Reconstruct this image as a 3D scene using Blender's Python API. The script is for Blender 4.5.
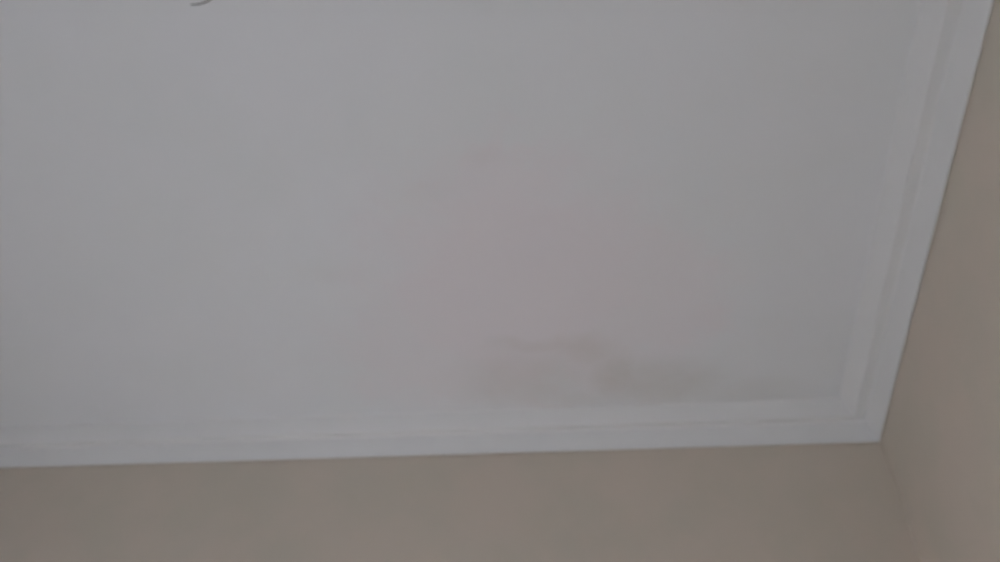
import bpy, bmesh, math, random
from mathutils import Matrix, Vector

for o in list(bpy.data.objects):
    bpy.data.objects.remove(o, do_unlink=True)
scene = bpy.context.scene
C = scene.collection

# ------------------------------------------------------------------ camera
# rows: room axes (right along the far wall, depth, up) seen in camera axes (right, down, forward)
ROT = ((0.9907122312118006, -0.054511524642166256, -0.12457033598944027),
       (0.12242997253053022, 0.756207365846388, 0.6427762609694299),
       (0.05916229165193958, -0.6520574464883087, 0.7558577311410114))
FPX = 850.0
CAM = Vector((0, 0, 1.2))
cd = bpy.data.cameras.new('camera')
cd.sensor_width = 36.0
cd.lens = 36.0 * FPX / 1000.0
cd.clip_start = 0.01
cd.dof.use_dof = True                  # the phone focused short: the whole ceiling is a little soft
cd.dof.focus_distance = 0.5
cd.dof.aperture_fstop = 8.5
cam = bpy.data.objects.new('camera', cd)
C.objects.link(cam)
m3 = Matrix([(r[0], -r[1], -r[2]) for r in ROT])
cam.matrix_world = Matrix.Translation(CAM) @ m3.to_4x4()
scene.camera = cam

# ------------------------------------------------------------------ light
world = bpy.data.worlds.new('sky')
scene.world = world
world.use_nodes = True
bg = world.node_tree.nodes['Background']
bg.inputs[0].default_value = (0.62, 0.78, 1.0, 1)
bg.inputs[1].default_value = 1.0

# room size (m)
XL, XR = -4.4, 0.6545
YB, YF = -1.3, 1.7866
ZC = 2.6706
WX0, WX1, WZ0, WZ1 = -0.98, -0.12, 1.0, 2.05          # window opening in the wall behind the camera

sd = bpy.data.lights.new('sun', 'SUN')
sd.energy = 225.0
sd.angle = math.radians(1.5)
sd.color = (0.965, 0.96, 1.0)
sun = bpy.data.objects.new('sun', sd)
C.objects.link(sun)
sun_dir = Vector((-0.08, 1.0, -0.63))
sun.rotation_euler = sun_dir.to_track_quat('-Z', 'Y').to_euler()
sun.location = (-3, -6, 5)

ad = bpy.data.lights.new('window_daylight', 'AREA')
ad.shape = 'RECTANGLE'
ad.size = WX1 - WX0
ad.size_y = WZ1 - WZ0
ad.energy = 6.0
ad.color = (0.82, 0.90, 1.0)
al = bpy.data.objects.new('window_daylight', ad)
C.objects.link(al)
al.location = ((WX0 + WX1) / 2, YB - 0.02, (WZ0 + WZ1) / 2)
al.rotation_euler = (math.radians(90), 0, 0)            # faces into the room (+y)

vs = scene.view_settings
vs.view_transform = 'Standard'
vs.look = 'None'
vs.gamma = 1.0
vs.use_curve_mapping = False
vs.exposure = -0.09


# ------------------------------------------------------------------ helpers
def ray(px, py):
    v = (px - 500.0, py - 281.0, FPX)
    return Vector([sum(r[i] * v[i] for i in range(3)) for r in ROT])


def on_ceiling(px, py):
    r = ray(px, py)
    return CAM + r * ((ZC - CAM.z) / r.z)


def obj(name, bm, mat, parent=None, smooth=False):
    me = bpy.data.meshes.new(name)
    bmesh.ops.recalc_face_normals(bm, faces=bm.faces[:])
    bm.to_mesh(me)
    bm.free()
    if smooth:
        for p in me.polygons:
            p.use_smooth = True
    o = bpy.data.objects.new(name, me)
    o.data.materials.append(mat)
    C.objects.link(o)
    if parent:
        o.parent = parent
    return o


def tag(o, label, cat, kind=None, group=None):
    o['label'] = label
    o['category'] = cat
    if kind:
        o['kind'] = kind
    if group:
        o['group'] = group
    return o


def add_box(bm, lo, hi):
    vs_ = [bm.verts.new((x, y, z)) for x in (lo[0], hi[0]) for y in (lo[1], hi[1]) for z in (lo[2], hi[2])]
    for f in ((0, 1, 3, 2), (4, 6, 7, 5), (0, 4, 5, 1), (2, 3, 7, 6), (0, 2, 6, 4), (1, 5, 7, 3)):
        bm.faces.new([vs_[i] for i in f])


def add_tube(bm, pts, radii, n=10):
    rings = []
    pts = [Vector(p) for p in pts]
    for i, p in enumerate(pts):
        t = (pts[min(i + 1, len(pts) - 1)] - pts[max(i - 1, 0)]).normalized()
        a = t.cross(Vector((0.31, 0.87, 0.2))).normalized()
        b = t.cross(a)
        r = radii[i] if isinstance(radii, (list, tuple)) else radii
        rings.append([bm.verts.new(p + (a * math.cos(2 * math.pi * k / n) + b * math.sin(2 * math.pi * k / n)) * r)
                      for k in range(n)])
    for r0, r1 in zip(rings, rings[1:]):
        for k in range(n):
            bm.faces.new((r0[k], r0[(k + 1) % n], r1[(k + 1) % n], r1[k]))
    bm.faces.new(rings[0])
    bm.faces.new(rings[-1][::-1])


def add_lathe(bm, centre, prof, n=40):
    rings = []
    for r, z in prof:
        rings.append([bm.verts.new((centre[0] + r * math.cos(2 * math.pi * k / n),
                                    centre[1] + r * math.sin(2 * math.pi * k / n), centre[2] + z)) for k in range(n)])
    for r0, r1 in zip(rings, rings[1:]):
        for k in range(n):
            bm.faces.new((r0[k], r0[(k + 1) % n], r1[(k + 1) % n], r1[k]))
    bm.faces.new(rings[0])
    bm.faces.new(rings[-1][::-1])


# ------------------------------------------------------------------ materials
def new_mat(name, rough=0.85, spec=0.25):
    m = bpy.data.materials.new(name)
    m.use_nodes = True
    nt = m.node_tree
    b = nt.nodes['Principled BSDF']
    b.inputs['Roughness'].default_value = rough
    b.inputs['Specular IOR Level'].default_value = spec
    return m, nt, b


def N(nt, typ, **kw):
    n = nt.nodes.new(typ)
    for k, v in kw.items():
        setattr(n, k, v)
    return n


def noise(nt, vec, scale, detail=3.0, rough=0.5):
    n = N(nt, 'ShaderNodeTexNoise')
    n.inputs['Scale'].default_value = scale
    n.inputs['Detail'].default_value = detail
    n.inputs['Roughness'].default_value = rough
    nt.links.new(vec, n.inputs['Vector'])
    return n


def mth(nt, op, a, b=None, c=None, clamp=False):
    n = N(nt, 'ShaderNodeMath', operation=op)
    n.use_clamp = clamp
    for i, v in enumerate((a, b, c)):
        if v is None:
            continue
        if isinstance(v, (int, float)):
            n.inputs[i].default_value = v
        else:
            nt.links.new(v, n.inputs[i])
    return n.outputs[0]


def mix_col(nt, fac, a, b):
    n = N(nt, 'ShaderNodeMix', data_type='RGBA')
    for sock, v in ((n.inputs[0], fac), (n.inputs[6], a), (n.inputs[7], b)):
        if isinstance(v, (int, float)):
            sock.default_value = v
        elif isinstance(v, tuple):
            sock.default_value = (*v, 1)
        else:
            nt.links.new(v, sock)
    return n.outputs[2]


def plaster(name, col_a, col_b, patch_scale, bump=0.05, rough=0.85):
    """painted plaster: two close tones in soft patches, fine roller relief"""
    m, nt, b = new_mat(name, rough)
    pos = N(nt, 'ShaderNodeNewGeometry').outputs['Position']
    n1 = noise(nt, pos, patch_scale, 3.0, 0.55)
    ramp = N(nt, 'ShaderNodeMapRange', interpolation_type='SMOOTHSTEP')
    nt.links.new(n1.outputs['Fac'], ramp.inputs['Value'])
    ramp.inputs['From Min'].default_value = 0.35
    ramp.inputs['From Max'].default_value = 0.65
    col = mix_col(nt, ramp.outputs[0], col_a, col_b)
    nt.links.new(col, b.inputs['Base Color'])
    n2 = noise(nt, pos, 120.0, 4.0, 0.6)
    bp = N(nt, 'ShaderNodeBump')
    bp.inputs['Strength'].default_value = bump
    bp.inputs['Distance'].default_value = 0.002
    nt.links.new(n2.outputs['Fac'], bp.inputs['Height'])
    nt.links.new(bp.outputs[0], b.inputs['Normal'])
    return m, nt, b, pos, col


def blob(nt, pos, cx, cy, rx, ry, soft):
    """1 inside an ellipse on the ceiling plane, falling softly to 0"""
    s = N(nt, 'ShaderNodeSeparateXYZ')
    nt.links.new(pos, s.inputs[0])
    dx = mth(nt, 'DIVIDE', mth(nt, 'SUBTRACT', s.outputs[0], cx), rx)
    dy = mth(nt, 'DIVIDE', mth(nt, 'SUBTRACT', s.outputs[1], cy), ry)
    d = mth(nt, 'SQRT', mth(nt, 'ADD', mth(nt, 'MULTIPLY', dx, dx), mth(nt, 'MULTIPLY', dy, dy)))
    r = N(nt, 'ShaderNodeMapRange', interpolation_type='SMOOTHSTEP')
    nt.links.new(d, r.inputs['Value'])
    r.inputs['From Min'].default_value = 1.0 - soft
    r.inputs['From Max'].default_value = 1.0 + soft
    r.inputs['To Min'].default_value = 1.0
    r.inputs['To Max'].default_value = 0.0
    return r.outputs[0]


M_wall, *_ = plaster('beige_wall_paint', (0.70, 0.613, 0.525), (0.665, 0.60, 0.51), 5.0, 0.06)
M_trim, *_ = plaster('white_cornice_paint', (0.785, 0.785, 0.783), (0.775, 0.775, 0.773), 8.0, 0.03, 0.7)
M_floor, *_ = plaster('dark_grey_floor', (0.145, 0.147, 0.152), (0.135, 0.137, 0.142), 3.0, 0.05, 0.5)  # unseen floor, its grey kept dark to cut the light bounced upwards

# ceiling: white paint, a wide faint pinkish damp area and the brown-grey water stain by the far wall
M_ceil, nt, bs, pos, base = plaster('white_ceiling_paint_with_water_stain', (0.765, 0.775, 0.792), (0.752, 0.766, 0.774), 2.6, 0.05)
wob = noise(nt, pos, 9.0, 4.0, 0.6)
sub = N(nt, 'ShaderNodeVectorMath', operation='SUBTRACT')
nt.links.new(wob.outputs['Color'], sub.inputs[0])
sub.inputs[1].default_value = (0.5, 0.5, 0.5)


def wobbled(amount):
    sc = N(nt, 'ShaderNodeVectorMath', operation='SCALE')
    nt.links.new(sub.outputs[0], sc.inputs[0])
    sc.inputs['Scale'].default_value = amount
    ad_ = N(nt, 'ShaderNodeVectorMath', operation='ADD')
    nt.links.new(pos, ad_.inputs[0])
    nt.links.new(sc.outputs[0], ad_.inputs[1])
    return ad_.outputs[0]


w_small, w_big = wobbled(0.10), wobbled(0.35)


def stain(px, py, rpx, rpy, soft, w):
    c = on_ceiling(px, py)
    rx = (on_ceiling(px + rpx, py) - on_ceiling(px - rpx, py)).length / 2
    ry = (on_ceiling(px, py + rpy) - on_ceiling(px, py - rpy)).length / 2
    return blob(nt, w, c.x, c.y, rx, ry, soft)


damp = None
for px, py, rx, ry, a in ((520, 290, 140, 110, 0.8), (500, 190, 75, 45, 0.6), (640, 300, 80, 70, 0.6), (430, 350, 90, 60, 0.5)):
    s = mth(nt, 'MULTIPLY', stain(px, py, rx, ry, 0.45, w_big), a)
    damp = s if damp is None else mth(nt, 'MAXIMUM', damp, s)
col = mix_col(nt, damp, base, (0.785, 0.732, 0.752))
brown = None
for px, py, rx, ry, soft, a in ((585, 350, 28, 11, 0.95, 0.40), (655, 384, 58, 20, 0.8, 0.45), (615, 376, 22, 22, 0.8, 0.50),
                                (545, 346, 50, 7, 0.9, 0.30), (520, 384, 58, 24, 0.9, 0.36), (745, 394, 46, 12, 0.9, 0.22),
                                (590, 398, 80, 10, 0.9, 0.28), (478, 158, 24, 9, 0.95, 0.07), (425, 190, 22, 6, 0.9, 0.07),
                                (330, 275, 30, 8, 0.9, 0.08)):
    s = mth(nt, 'MULTIPLY', stain(px, py, rx, ry, soft, w_small), a)
    brown = s if brown is None else mth(nt, 'MAXIMUM', brown, s)
grain = noise(nt, pos, 14.0, 5.0, 0.65)
brown = mth(nt, 'MULTIPLY', brown, mth(nt, 'MULTIPLY_ADD', grain.outputs['Fac'], 0.8, 0.4), clamp=True)
col = mix_col(nt, brown, col, (0.56, 0.515, 0.455))
nt.links.new(col, bs.inputs['Base Color'])


def plain(name, colr, rough=0.5):
    m, nt_, b = new_mat(name, rough, 0.4)
    p = N(nt_, 'ShaderNodeNewGeometry').outputs['Position']
    n = noise(nt_, p, 60.0)
    c = mix_col(nt_, n.outputs['Fac'], tuple(v * 0.93 for v in colr), colr)
    nt_.links.new(c, b.inputs['Base Color'])
    return m


M_plate = plain('white_plastic', (0.8, 0.8, 0.78), 0.4)
M_wire_grey = plain('grey_cable_sheath', (0.11, 0.12, 0.12), 0.5)
M_wire_pale = plain('pale_wire_insulation', (0.72, 0.74, 0.74), 0.5)
M_copper = plain('bare_copper', (0.30, 0.22, 0.16), 0.35)
M_frame = plain('white_window_frame', (0.78, 0.78, 0.76), 0.45)

# ------------------------------------------------------------------ room shell
T = 0.15


def shell(name, boxes, mat, label, cat):
    bm = bmesh.new()
    for lo, hi in boxes:
        add_box(bm, lo, hi)
    return tag(obj(name, bm, mat), label, cat, 'structure')


shell('ceiling', [((XL - T, YB - T, ZC), (XR + T, YF + T, ZC + T))], M_ceil,
      'white painted ceiling with a brownish water stain near the cornice', 'ceiling')
shell('wall_far', [((XL - T, YF, 0), (XR + T, YF + T, ZC))], M_wall,
      'beige painted wall running along the bottom of the picture', 'wall')
shell('wall_right', [((XR, YB, 0), (XR + T, YF, ZC))], M_wall,
      'beige painted wall on the right, meeting the other in a corner', 'wall')
shell('wall_left', [((XL - T, YB, 0), (XL, YF, ZC))], M_wall, 'beige painted side wall opposite the right one', 'wall')
shell('wall_back', [((XL - T, YB - T, 0), (WX0, YB, ZC)), ((WX1, YB - T, 0), (XR + T, YB, ZC)),
                    ((WX0, YB - T, 0), (WX1, YB, WZ0)), ((WX0, YB - T, WZ1), (WX1, YB, ZC))], M_wall,
      'beige painted wall with a window opening behind the viewer', 'wall')
shell('floor', [((XL - T, YB - T, -T), (XR + T, YF + T, 0))], M_floor, 'dark grey plain floor of the room, out of view', 'floor')

# window frame in the opening behind the viewer
bm = bmesh.new()
y0, y1, fw = YB - 0.11, YB - 0.06, 0.05
for lo, hi in (((WX0, y0, WZ0), (WX0 + fw, y1, WZ1)), ((WX1 - fw, y0, WZ0), (WX1, y1, WZ1)),
               ((WX0 + fw, y0, WZ0), (WX1 - fw, y1, WZ0 + fw)), ((WX0 + fw, y0, WZ1 - fw), (WX1 - fw, y1, WZ1)),
               (((WX0 + WX1) / 2 - 0.03, y0, WZ0 + fw), ((WX0 + WX1) / 2 + 0.03, y1, WZ1 - fw))):
    add_box(bm, lo, hi)
tag(obj('window_1', bm, M_frame), 'white framed two-light window behind the viewer', 'window', 'structure')

# ------------------------------------------------------------------ cornice
# profile: (distance out from the wall, drop below the ceiling); H = 0.058, W = 0.075
PROF = [(0.000, 0.0565), (0.0032, 0.0565), (0.0036, 0.0608), (0.0050, 0.0605), (0.0066, 0.0572)]   # small shadow gap at the wall, lip
PROF += [(0.0066 + 0.0196 * t, 0.0572 - 0.0332 * t + 0.0012 * math.sin(math.pi * t)) for t in (0.2, 0.4, 0.6, 0.8, 1.0)]  # broad sloping face
PROF += [(0.0275, 0.0235), (0.0295, 0.0236), (0.0380, 0.0256), (0.0465, 0.0280), (0.0490, 0.0284)]   # fillet tilted back to the wall
PROF += [(0.0510, 0.0266), (0.0550, 0.0230), (0.0600, 0.0180), (0.0650, 0.0124), (0.0700, 0.0062), (0.0728, 0.0022),
         (0.0745, 0.0)]                                                            # rounded inner slope
PROF = [(a * 1.2174, b * 1.2174) for a, b in PROF]            # 7 cm high, 9 cm wide


def cornice(name, place, a, b, label):
    """place(s, out, drop) -> point; the two ends are mitred at 45 degrees"""
    bm = bmesh.new()
    # a few stations so the run can be very slightly uneven, like hand-set plaster
    n = 24
    rings = []
    for i in range(n + 1):
        t = i / n
        ring = []
        for out, drop in PROF:
            s = (a + out) * (1 - t) + (b - out) * t
            ring.append(bm.verts.new(place(s, out, drop)))
        ring.append(bm.verts.new(place((a) * (1 - t) + (b) * t, 0.0, 0.0)))
        rings.append(ring)
    k = len(rings[0])
    for r0, r1 in zip(rings, rings[1:]):
        for j in range(k):
            bm.faces.new((r0[j], r0[(j + 1) % k], r1[(j + 1) % k], r1[j]))
    bm.faces.new(rings[0])
    bm.faces.new(rings[-1][::-1])
    o = obj(name, bm, M_trim, smooth=True)
    md = o.modifiers.new('edges', 'EDGE_SPLIT')
    md.split_angle = math.radians(35)
    return tag(o, label, 'cornice', 'structure')


cornice('trim_1', lambda s, o, d: (s, YF - o, ZC - d), XL, XR,
        'white moulded plaster cornice above the wall along the bottom')
cornice('trim_2', lambda s, o, d: (XR - o, s, ZC - d), YB, YF,
        'white moulded plaster cornice slanting up along the right wall')
cornice('trim_3', lambda s, o, d: (XL + o, s, ZC - d), YB, YF, 'white moulded plaster cornice on the left wall')
cornice('trim_4', lambda s, o, d: (s, YB + o, ZC - d), XL, XR, 'white moulded plaster cornice above the window wall')

# ------------------------------------------------------------------ stub of lamp cable hanging from the ceiling (upper left edge)
e = bpy.data.objects.new('hanging_lamp_cable', None)
C.objects.link(e)
root = on_ceiling(226, -26)
e.location = root
tag(e, 'short dark curved cable end hanging from the ceiling at the upper left edge', 'cable')


def cable_points(pix):
    """points below the ceiling; each pixel is given with its own drop (m)"""
    out = []
    for px, py, drop in pix:
        r = ray(px, py)
        out.append(CAM + r * ((ZC - drop - CAM.z) / r.z) - root)
    return out


def smooth_path(p, n=6):
    res = []
    for i in range(len(p) - 1):
        p0, p1, p2, p3 = p[max(i - 1, 0)], p[i], p[i + 1], p[min(i + 2, len(p) - 1)]
        for k in range(n):
            t = k / n
            res.append(0.5 * ((2 * p1) + (p2 - p0) * t + (2 * p0 - 5 * p1 + 4 * p2 - p3) * t * t + (3 * p1 - p0 - 3 * p2 + p3) * t ** 3))
    res.append(p[-1])
    return res


bm = bmesh.new()
add_lathe(bm, (0, 0, 0), [(0.0, 0.0), (0.0145, 0.0), (0.0150, -0.0015), (0.0140, -0.004), (0.009, -0.0055), (0.004, -0.006)][1:], 32)
obj('ceiling_grommet', bm, M_plate, e, True)
pts = smooth_path(cable_points([(226, -26, 0.0), (222, -17, 0.006), (214, -4, 0.013), (207, 1.5, 0.018), (199, 4.0, 0.023), (191, 4.6, 0.027)]))
bm = bmesh.new()
add_tube(bm, pts, [0.0014] * len(pts))
obj('cable_sheath', bm, M_wire_grey, e, True)

bpy.context.view_layer.update()
